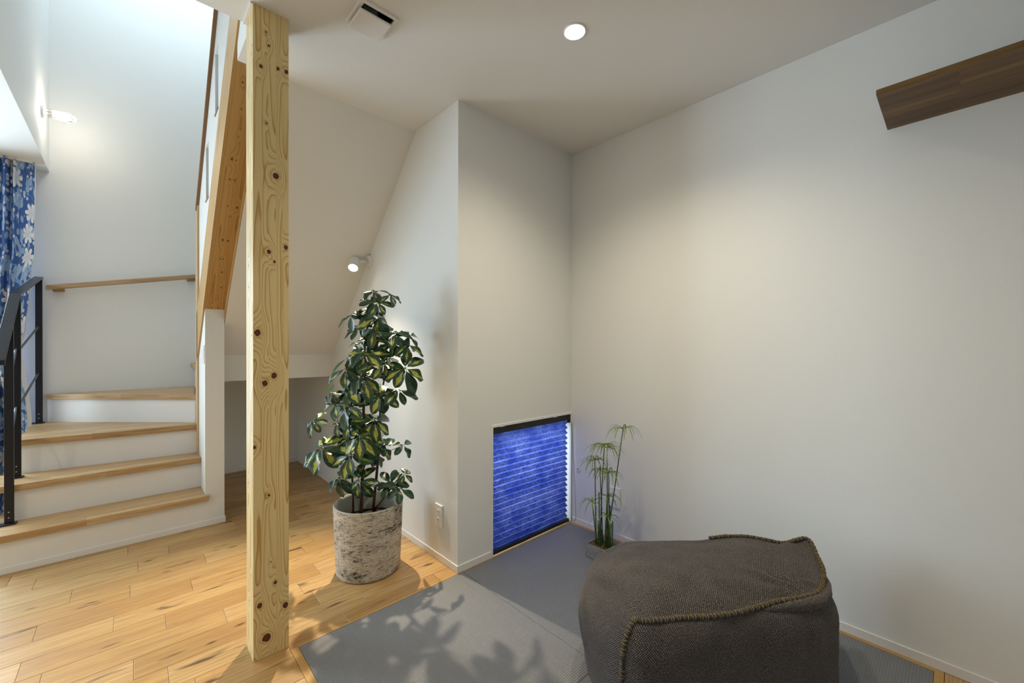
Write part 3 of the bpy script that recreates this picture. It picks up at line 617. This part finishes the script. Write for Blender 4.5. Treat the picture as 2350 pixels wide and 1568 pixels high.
MB().prism([(-.79, 3.94), (-.625, 3.94), (-.625, 4.10), (-.79, 4.10)], H - .010, H + .0005, 'z').build('frame', WHITEP, cb, .004, 2)
MB().prism([(-.78, 3.95), (-.635, 3.95), (-.635, 4.09), (-.78, 4.09)], H - .014, H - .0095, 'z').build('cover', WHITEP, cb, .002, 2)
# ------------------------------------------------------------------ curtain
ct = thing('floral_curtain', 'long blue curtain printed with white flowers hanging beside the stair', 'curtain', (-.8, 4.28, 0))
edge = [(2.397, -.483), (1.80, -.487), (1.60, -.507), (1.45, -.513), (1.28, -.530), (1.12, -.562), (1.0, -.552), (.80, -.530), (.64, -.520), (.55, -.524), (.30, -.530), (.03, -.530)]
def ex(z):
    for (z1, a), (z2, b) in zip(edge, edge[1:]):
        if z <= z1 and z >= z2: t = (z1 - z) / (z1 - z2); t = t * t * (3 - 2 * t); return a + (b - a) * t
    return edge[-1][1]
NU, NV = 150, 60; vs = []; uvs = []
for j in range(NV + 1):
    z = 2.397 - 2.367 * j / NV
    for i in range(NU + 1):
        s = i / NU; x0 = ex(z) - s * (.36 + (ex(z) + .483) * .6)
        amp = .026 * min(1, max(0, (s - .17) / .10)); ph = s * 2 * math.pi * 7.5 + .5 * math.sin(s * 23) + .25 * math.sin(z * 2 + s * 9)
        vs.append((x0, 4.285 + amp * math.sin(ph) * (1 + .25 * math.sin(z * 3)) - .012 * s, z)); uvs.append((s * .85, z))
fs = [(j * (NU + 1) + i, j * (NU + 1) + i + 1, (j + 1) * (NU + 1) + i + 1, (j + 1) * (NU + 1) + i) for j in range(NV) for i in range(NU)]
me = bpy.data.meshes.new('cloth'); me.from_pydata(vs, [], fs); uvl = me.uv_layers.new(name='UVMap')
for lp in me.loops: uvl.data[lp.index].uv = uvs[lp.vertex_index]
me.polygons.foreach_set('use_smooth', [True] * len(fs)); link('cloth', me, CURT, ct)
hem = MB(); hv = []
for j in range(NV + 1):
    z = 2.397 - 2.367 * j / NV; wdt = .003 + (.015 if z < 1.30 else 0) * min(1, max(0, (1.30 - z) / .2))
    hv += [(ex(z) - .002, 4.288, z), (ex(z) + wdt, 4.300, z), (ex(z) + wdt, 4.304, z), (ex(z) - .002, 4.292, z)]
hem.add(hv, [(j * 4 + k, j * 4 + (k + 1) % 4, j * 4 + 4 + (k + 1) % 4, j * 4 + 4 + k) for j in range(NV) for k in range(4)]).build('lining_edge', LINING, ct, 0, 2, 50)
box('rail', -2.7, -.49, 4.27, 4.30, 2.388, 2.4005, WHITEP, ct)
# ------------------------------------------------------------------ tweed pouf
pf = thing('tweed_pouf', 'slouchy grey-brown tweed cube pouf with stitched seams on the tatami', 'pouf', (1.42, .60, 0))
def P_(u, v, z): p = pix(u, v, z=z); return (p.x, p.y, z)
TOP = [P_(1457, 1424, .372), P_(1560, 1421, .376), P_(1680, 1411, .380), P_(1775, 1385, .380), P_(1868, 1365, .378), P_(1889, 1335, .380), P_(1876, 1285, .392), P_(1853, 1237, .420), P_(1795, 1247, .412), P_(1690, 1233, .412), P_(1560, 1244, .398), P_(1432, 1247, .372), P_(1366, 1288, .338), P_(1385, 1372, .350)]
MID = [(1.005, .615), (1.245, .425), (1.555, .255), (1.70, .287), (1.905, .42), (1.745, .635), (1.45, .965), (1.127, .876)]
LOW = [(1.03, .60), (1.265, .42), (1.565, .262), (1.70, .292), (1.88, .43), (1.73, .64), (1.44, .95), (1.165, .885)]
BOT = [(1.10, .63), (1.30, .47), (1.57, .32), (1.67, .34), (1.81, .45), (1.68, .64), (1.42, .90), (1.225, .855)]
def crloop(P, n):
    P = [Vector(p) for p in P]; N = len(P); out = []
    for i in range(N):
        a, b, c, d = P[i - 1], P[i], P[(i + 1) % N], P[(i + 2) % N]
        for k in range(n):
            t = k / n; out.append(.5 * (2 * b + (c - a) * t + (2 * a - 5 * b + 4 * c - d) * t * t + (3 * b - a - 3 * c + d) * t ** 3))
    return out
NS = 10; LT = crloop(TOP, NS); NR = len(LT)
cen = Vector((1.43, .60, .40))
def radial(P):
    L = crloop([(x, y, 0) for x, y in P], 24); T = sorted((math.atan2(p.y - cen.y, p.x - cen.x), math.hypot(p.x - cen.x, p.y - cen.y)) for p in L)
    def f(th):
        for (a, ra), (b, rb) in zip(T, T[1:]):
            if a <= th <= b: return ra + (rb - ra) * (th - a) / max(b - a, 1e-9)
        (a, ra), (b, rb) = T[-1], T[0]; b += 2 * math.pi; th = th if th >= a else th + 2 * math.pi
        return ra + (rb - ra) * (th - a) / max(b - a, 1e-9)
    return f
fM, fL, fB = radial(MID), radial(LOW), radial(BOT)
ths = [math.atan2(p.y - cen.y, p.x - cen.x) for p in LT]
def lp(f, z): return [Vector((cen.x + math.cos(t) * f(t), cen.y + math.sin(t) * f(t), z)) for t in ths]
LM, LL, LB = lp(fM, .225), lp(fL, .09), lp(fB, 0)
rings = []
def bez(a, b, c, t): return a * (1 - t) ** 2 + b * 2 * t * (1 - t) + c * t * t
for i in range(7):
    w_ = math.sin(i / 6 * math.pi / 2); rings.append([Vector((LB[k].x + (LL[k].x - LB[k].x) * w_, LB[k].y + (LL[k].y - LB[k].y) * w_, .09 * (1 - math.cos(i / 6 * math.pi / 2)))) for k in range(NR)])
for i in range(1, 7): rings.append([LL[k].lerp(LM[k], i / 6) for k in range(NR)])
for i in range(1, 9):
    t = i / 8; rings.append([bez(LM[k], Vector((LM[k].x, LM[k].y, LM[k].z + (LT[k].z - LM[k].z) * .85)), LT[k], t) for k in range(NR)])
TOPI = len(rings) - 1
cz = .424
for i in range(1, 17):
    t = i / 17
    rings.append([Vector((LT[k].x + (cen.x - LT[k].x) * t, LT[k].y + (cen.y - LT[k].y) * t, LT[k].z + (cz - LT[k].z) * (1 - (1 - t) ** 2.3) - .007 * math.sin(min(1, t * 6) * math.pi))) for k in range(NR)])
nRG = len(rings); vs = []
ctr = Vector((cen.x, cen.y, .2))
for ri, rg in enumerate(rings):
    for k, p in enumerate(rg):
        q = Vector(p); d = (q - ctr); d.z *= .5; d.normalize()
        wr = .010 * noise.noise(q * 5.5) + .0045 * noise.noise(q * 14) + .006 * noise.noise(Vector((q.x * 22, q.y * 6, q.z * 10)))
        if ri == 0: wr = 0
        if ri > TOPI: d = Vector((0, 0, 1))
        cr = (q - Vector(TOP[4])).length; ang_ = math.atan2(q.y - TOP[4][1], q.x - TOP[4][0])
        if ri >= TOPI: wr += .006 * math.sin(ang_ * 17 + 1.5 * noise.noise(q * 6)) * math.exp(-(cr / .22) ** 2) * min(1, cr / .05)
        if ri > 2: q = q + d * wr * (.55 if abs(ri - TOPI) < 2 else 1) * (1 if ri < nRG - 5 else (nRG - 1 - ri) / 5)
        # the fold sagging under the right-hand corner
        vs.append(q)
vs.append(sum(vs[-NR:], Vector()) / NR)
fs = []; nR = len(rings)
for i in range(nR - 1):
    for k in range(NR): fs.append((i * NR + k, i * NR + (k + 1) % NR, (i + 1) * NR + (k + 1) % NR, (i + 1) * NR + k))
for k in range(NR): fs.append(((nR - 1) * NR + k, (nR - 1) * NR + (k + 1) % NR, nR * NR))
fs.append(tuple(range(NR))[::-1])
me = bpy.data.meshes.new('cover'); me.from_pydata([tuple(v) for v in vs], [], fs); me.validate()
uvl = me.uv_layers.new(name='UVMap'); per = [0]
for k in range(NR): per.append(per[-1] + (LM[(k + 1) % NR] - LM[k]).length)
ca, sa = math.cos(R_(-30)), math.sin(R_(-30)); hgt = [0]
for i in range(1, nR): hgt.append(hgt[-1] + (rings[i][0] - rings[i - 1][0]).length)
for pl in me.polygons:
    ks = [me.loops[li].vertex_index for li in pl.loop_indices]
    i0 = min(v // NR for v in ks)
    for li in pl.loop_indices:
        v = me.loops[li].vertex_index; i, k = v // NR, v % NR
        if i0 >= TOPI or i >= nR: co = vs[v]; uvl.data[li].uv = (co.x * ca + co.y * sa, -co.x * sa + co.y * ca)
        else:
            kk = k
            if k == 0 and any(x % NR == NR - 1 for x in ks): kk = NR
            uvl.data[li].uv = (per[kk], hgt[i])
me.polygons.foreach_set('use_smooth', [True] * len(me.polygons)); link('cover', me, TWEED, pf)
def surf(i, k): return vs[i * NR + k % NR]
def seam(idx, name='seam_ridge'):
    pts = [surf(i, k) + Vector((0, 0, .003)) + (surf(i, k) - Vector((cen.x, cen.y, surf(i, k).z))).normalized() * .002 for i, k in idx]
    fine = []
    for a, b in zip(pts, pts[1:]): fine += [a.lerp(b, j / 3) for j in range(3)]
    fine.append(pts[-1]); L = 0
    fine = [p + Vector((0, 0, .0025 * noise.noise(p * 30))) for p in fine]
    sr = MB().tube(fine, .0058, 8).build(name, PIPING, pf, 0, 2, True)
    mb = MB(); acc = 0; cnt = 0
    for a, b in zip(fine, fine[1:]):
        L += (b - a).length
        while L > acc:
            t = (b - a).normalized(); sd = t.cross(Vector((0, 0, 1))); sd = sd.normalized() if sd.length > .05 else Vector((1, 0, 0)); up = sd.cross(t)
            if up.z < 0: up = -up
            rr = .0069; lean = .005 * (1 if cnt % 2 else -1)
            arc = [a + (sd * math.cos(q) + up * math.sin(q)) * rr + t * (lean * (w_ / 6 - .5)) for w_, q in [(w_, math.pi * (-.15 + 1.3 * w_ / 6)) for w_ in range(7)]]
            mb.tube(arc, .0011, 5); acc += .0105; cnt += 1
    mb.build('stitching', THREAD, sr)
seam([(TOPI, k) for k in range(0, 10 * NS - 4)])
seam([(i, 0) for i in range(TOPI, 0, -1)])
# folded lip of spare fabric under the right corner
from mathutils.bvhtree import BVHTree
bvh = BVHTree.FromPolygons([tuple(v) for v in vs], fs)
def onbag(u, v, off):
    d = ray(u, v).normalized(); h = bvh.ray_cast(CAMP, d)[0]
    return (h if h else Vector(P_(u, v, .36))) - d * off
def fold(pts): return MB().tube([onbag(u, v, o_) for u, v, o_, r in pts], [r for u, v, o_, r in pts], 12)
fd = fold([(1742, 1402, -.004, .003), (1775, 1397, .0, .008), (1815, 1392, .003, .013), (1855, 1387, .004, .017), (1884, 1380, .004, .018), (1897, 1362, .002, .015), (1899, 1340, -.004, .010), (1893, 1322, -.008, .004)])
o = fd.build('fabric_fold', TWEED, pf, 0, 2, True); me = o.data; ul = me.uv_layers.new(name='UVMap')
for lp_ in me.loops: co = me.vertices[lp_.vertex_index].co; ul.data[lp_.index].uv = (co.x * ca + co.y * sa, co.z * 1.2 + co.y * .4)
# ------------------------------------------------------------------ potted tree
PC = Vector((.905, 2.075, 0))
pt = thing('potted_tree', 'variegated umbrella tree in a weathered grey-beige pot on the oak floor', 'potted plant', PC)
prof = [(.150, 0), (.157, .006), (.1585, .02), (.163, .12), (.168, .24), (.171, .335), (.171, .345), (.167, .350), (.160, .346), (.157, .335), (.153, .25), (.150, .235)]
pm = MB().lathe(prof[:7], PC, 64, c1=False).build('pot', POTM, pt, 0, 2, 50)
MB().lathe(prof[6:], PC, 64, c0=False).build('pot_rim', POTIN, pm, 0, 2, 50)
so_ = MB(); nn = 28; v2 = [(PC.x, PC.y, .254)]
for r_ in range(1, 9):
    for k in range(nn): a = 2 * math.pi * k / nn; rad = .1535 * r_ / 8; v2.append((PC.x + rad * math.cos(a), PC.y + rad * math.sin(a), .250 + .008 * noise.noise((rad * 30 * math.cos(a), rad * 30 * math.sin(a), 2))))
f2 = [(0, 1 + k, 1 + (k + 1) % nn) for k in range(nn)] + [(1 + (r_ - 1) * nn + k, 1 + r_ * nn + k, 1 + r_ * nn + (k + 1) % nn, 1 + (r_ - 1) * nn + (k + 1) % nn) for r_ in range(1, 8) for k in range(nn)]
so_.add(v2, f2).build('soil', SOIL, pt, 0, 2, True)
DP = PC.dot(F2) + .02
def pd(u, v, dd=0): return CAMP + ray(u, v) * ((DP + dd))
def trunk(pxs, r0, r1):
    P = [Vector(p) for p in pxs]; n = len(P); fine = []; 
    ext_ = [P[0] * 2 - P[1]] + P + [P[-1] * 2 - P[-2]]
    for i in range(1, n):
        a, b, c, d = ext_[i - 1:i + 3]
        for k in range(6):
            t = k / 6; fine.append(.5 * (2 * b + (c - a) * t + (2 * a - 5 * b + 4 * c - d) * t * t + (3 * b - a - 3 * c + d) * t ** 3))
    fine.append(P[-1]); rr = [r0 + (r1 - r0) * i / (len(fine) - 1) for i in range(len(fine))]
    MB().tube(fine, rr, 8).build('trunk', BARK, pt, 0, 2, True); return fine
def onsoil(u, v): p = pix(u, v, z=.246); return p
T1 = trunk([onsoil(828, 1180), pd(832, 1090), pd(834, 960), pd(836, 860), pd(838, 780), pd(852, 715), pd(857, 672)], .0098, .0032)
T2 = trunk([onsoil(811, 1180), pd(809, 1110, .02), pd(803, 1010, .04), pd(800, 930, .05), pd(797, 860, .05)], .006, .003)
T3 = trunk([onsoil(856, 1172), pd(866, 1070, .02), pd(870, 980, .03), pd(880, 880, .05), pd(900, 800, .07)], .0085, .003)
T4 = trunk([onsoil(858, 1170), pd(886, 1137, .0), pd(905, 1110, .0), pd(922, 1090, .01)], .0052, .0025)
trk = T1 + T2 + T3 + T4
def leafmesh(L, Wd, cup, curl, fold):
    nu, nv = 6, 11; vs_ = []; uv_ = []
    for j in range(nv + 1):
        t = j / nv; w_ = Wd * (math.sin(math.pi * min(1, t ** 1.22)) ** .62 if 0 < t < 1 else 0); w_ = max(w_, .0006)
        y = L * (t * (1 - .12 * curl * t)); zc = -curl * L * .42 * t * t
        for i in range(nu + 1):
            s = i / nu * 2 - 1; vs_.append((s * w_ / 2, y, zc + cup * abs(s) ** 1.6 * w_ * .5 + fold * .002 * math.sin(t * 9 + s * 3))); uv_.append((i / nu, t))
    fs_ = [(j * (nu + 1) + i, j * (nu + 1) + i + 1, (j + 1) * (nu + 1) + i + 1, (j + 1) * (nu + 1) + i) for j in range(nv) for i in range(nu)]
    b = len(vs_); r = .0011; st_ = [(-r, 0, r), (r, 0, r), (0, 0, -r), (-r, -.016, r), (r, -.016, r), (0, -.016, -r)]
    vs_ += st_; uv_ += [(.5, 0)] * 6; fs_ += [(b, b + 1, b + 4, b + 3), (b + 1, b + 2, b + 5, b + 4), (b + 2, b, b + 3, b + 5)]
    me = bpy.data.meshes.new('leaf'); me.from_pydata(vs_, [], fs_); ul = me.uv_layers.new(name='UVMap')
    for lp in me.loops: ul.data[lp.index].uv = uv_[lp.vertex_index]
    me.polygons.foreach_set('use_smooth', [True] * len(fs_)); return me
LM_ = []
for mi in range(3):
    for q in range(4):
        m_ = leafmesh(.098 + .006 * (q % 3), .0485 + .004 * (q % 2), .16 + .1 * (q % 2), .25 + .30 * q / 3, q); m_.materials.append(LEAVES[mi]); LM_.append((mi, m_))
clusters = [(857, 668, .0, 5, .62, 2), (896, 676, .0, 5, .58, 1), (852, 692, -.02, 5, .7, 2), (868, 694, -.05, 5, .7, 1), (806, 722, .0, 5, .75, 2), (850, 714, .03, 6, .75, 2), (868, 730, -.06, 7, .95, 0),
 (822, 755, -.01, 6, .8, 2), (858, 754, -.07, 6, .9, 1), (874, 748, .05, 5, .8, 2), (909, 765, -.04, 6, .82, 1), (941, 770, .02, 5, .75, 2), (818, 786, .0, 6, .8, 2), (868, 784, .03, 6, .85, 2), (902, 786, .0, 6, .85, 1), (936, 790, -.02, 6, .85, 1),
 (838, 812, -.07, 7, 1.0, 0), (880, 832, -.06, 7, 1.0, 0), (900, 838, .04, 6, .95, 2), (930, 845, -.06, 7, 1.12, 0), (793, 846, -.05, 7, 1.0, 2), (797, 822, .0, 6, .85, 1), (834, 864, -.08, 7, 1.02, 0), (810, 872, .02, 6, 1.0, 2),
 (916, 896, -.01, 6, .85, 2), (798, 890, -.05, 6, .95, 0), (874, 906, -.07, 7, 1.0, 0), (850, 890, .06, 6, 1.0, 2), (760, 902, .0, 4, .75, 2), (768, 928, -.02, 6, .9, 1), (798, 930, -.06, 6, .95, 1), (719, 968, .0, 6, .72, 1), (771, 971, .03, 6, .8, 1),
 (860, 965, -.07, 7, 1.02, 0), (830, 980, .03, 6, 1.0, 2), (798, 966, -.02, 6, .95, 1), (826, 1000, -.09, 7, 1.08, 0), (737, 1027, -.03, 8, 1.08, 0), (774, 1024, .0, 6, .9, 2), (802, 1046, -.07, 7, 1.05, 0), (778, 1096, -.03, 7, .95, 2), (823, 1104, -.07, 7, .95, 1),
 (866, 1008, .02, 6, .85, 2), (874, 1026, -.02, 5, .8, 2), (864, 1042, .03, 5, .8, 2), (926, 1022, .0, 4, .6, 2), (928, 1088, .0, 5, .62, 1), (896, 1110, -.03, 6, .75, 2), (918, 1122, -.05, 6, .8, 2)]
lr = random.Random(3); nleaf = 0; axis_xy = PC
for ci, (u, v, dd, n, sc, ty) in enumerate(clusters):
    c = pd(u, v, dd)
    best = min(trk, key=lambda p: ((p - c).length + 1.2 * max(0, p.z - c.z + .02)))
    mid = best.lerp(c, .5) + Vector((0, 0, -.008))
    MB().tube([best, mid, c], [.0021, .0017, .0014], 5).build('petiole', PETIOLE, pt, 0, 2, True)
    out = Vector((c.x - PC.x, c.y - PC.y, 0)); out = out.normalized() if out.length > .01 else Vector((0, -1, 0))
    ax = (Vector((0, 0, 1)) * .72 + out * .40 + Vector((-.30, -.42, 0)) * 1.15 + Vector((lr.uniform(-.2, .2), lr.uniform(-.2, .2), 0))).normalized()
    q = ax.to_track_quat('Z', 'Y'); a0 = lr.uniform(0, 6.28)
    for i in range(n):
        an = a0 + 2 * math.pi * i / n + lr.uniform(-.18, .18); dr_ = R_(lr.uniform(0, 46))
        if nleaf >= 298: break
        y_ax = q @ Vector((math.cos(an) * math.cos(dr_), math.sin(an) * math.cos(dr_), -math.sin(dr_)))
        z_ax = q @ Vector((math.cos(an) * math.sin(dr_), math.sin(an) * math.sin(dr_), math.cos(dr_)))
        x_ax = y_ax.cross(z_ax).normalized(); z_ax = x_ax.cross(y_ax)
        rot = Matrix((x_ax, y_ax, z_ax)).transposed().to_4x4()
        mi = ty if lr.random() < .6 else lr.choice((1, 2, 2))
        me = lr.choice([m for t_, m in LM_ if t_ == mi]); s_ = sc * lr.uniform(.85, 1.15) * 1.04
        o = bpy.data.objects.new('leaf', me); COL.objects.link(o); o.matrix_world = Matrix.Translation(c + y_ax * .013 * s_) @ rot @ Matrix.Scale(s_, 4)
        adopt(o, pt); nleaf += 1
# ------------------------------------------------------------------ papyrus planter
pp = thing('potted_papyrus', 'umbrella papyrus in a small grey rectangular planter beside the blue blind', 'potted plant', (1.89, 1.26, 0))
qx0, qx1, qy0, qy1, qh = 1.832, 1.955, 1.125, 1.385, .072
t_ = .008; rv = []
for i_, (ins, z_) in enumerate(((.004, 0), (0, .004), (0, qh), (t_, qh), (t_, .02))): rv += [(qx0 + ins, qy0 + ins, z_), (qx1 - ins, qy0 + ins, z_), (qx1 - ins, qy1 - ins, z_), (qx0 + ins, qy1 - ins, z_)]
MB().add(rv, [(i_ * 4 + k, i_ * 4 + (k + 1) % 4, i_ * 4 + 4 + (k + 1) % 4, i_ * 4 + 4 + k) for i_ in range(4) for k in range(4)] + [(3, 2, 1, 0), (16, 17, 18, 19)]).build('planter', CONC, pp)
ms = MB(); gx, gy = 16, 28; mv = []
for j in range(gy + 1):
    for i in range(gx + 1):
        x = qx0 + .006 + (qx1 - qx0 - .012) * i / gx; y = qy0 + .006 + (qy1 - qy0 - .012) * j / gy
        mv.append((x, y, .060 + .016 * noise.noise((x * 35, y * 35, 1)) + .008 * noise.noise((x * 90, y * 90, 1)) + .012 * math.sin(math.pi * i / gx) * math.sin(math.pi * j / gy)))
ms.add(mv, [(j * (gx + 1) + i, j * (gx + 1) + i + 1, (j + 1) * (gx + 1) + i + 1, (j + 1) * (gx + 1) + i) for j in range(gy) for i in range(gx)]).build('moss', MOSS, pp, 0, 2, True)
stems = [(1368, 1236, 1365, 1056, 1.886, 1.05, 15), (1377, 1240, 1387, 1022, 1.90, 1.05, 14), (1395, 1243, 1393, 1028, 1.875, 1.0, 12), (1390, 1246, 1430, 984, 1.89, 1.0, 13), (1396, 1246, 1397, 1085, 1.865, .98, 13), (1371, 1242, 1359, 1152, 1.87, .85, 10), (1388, 1243, 1396, 1140, 1.89, .75, 9), (1386, 1243, 1394, 1187, 1.865, 1.0, 8), (1383, 1240, 1377, 1078, 1.91, .8, 9)]
pr_ = random.Random(12)
for ub, vb, ut, vt_, xx, sc, nb in stems:
    a = pix(ub, vb, x=xx); a.z = .055; b = pix(ut, vt_, x=xx); mid = a.lerp(b, .5) + Vector((0, pr_.uniform(-.006, .006), 0))
    sm = MB().tube([a, a.lerp(mid, .6), mid, mid.lerp(b, .5), b], [.0034, .0032, .0029, .0026, .0022], 7).build('stem', PAPYS, pp, 0, 2, True)
    um = MB()
    for i in range(nb):
        an = 2 * math.pi * i / nb + pr_.uniform(-.2, .2); L = .120 * sc * pr_.uniform(.75, 1.15); rise = pr_.uniform(.15, .75); wv = .0094 * pr_.uniform(.7, 1.1)
        d = Vector((math.cos(an), math.sin(an), 0)); sd = Vector((-d.y, d.x, 0)); vv = []
        n_ = 9
        for j in range(n_ + 1):
            t = j / n_; p = b + d * (L * t * (1 - .16 * t * t)) + Vector((0, 0, L * (rise * t - (rise + .42) * t ** 2.4))); w_ = wv * (1 - t) ** .55 * (.5 + min(1, t * 5) * .5) + .0004
            vv += [p - sd * w_ / 2, p + Vector((0, 0, -.25 * w_)), p + sd * w_ / 2]
        um.add(vv, [(3 * j + k, 3 * j + k + 1, 3 * j + k + 4, 3 * j + k + 3) for j in range(n_) for k in range(2)])
    um.tube([b, b + Vector((0, 0, .012))], [.0032, .001], 6)
    um.build('umbel', PAPY, pp, 0, 2, True)
for u, v, top in ((1374, 1240, 1196), (1401, 1244, 1202), (1405, 1243, 1196), (1380, 1243, 1215), (1398, 1246, 1160), (1391, 1245, 1140), (1376, 1243, 1130)):
    a = pix(u, v, x=1.88); a.z = .055; b = pix(u + pr_.uniform(-2, 2), top, x=1.88); MB().tube([a, b], [.0034, .003], 7).build('stem', PAPYS, pp, 0, 2, 60)
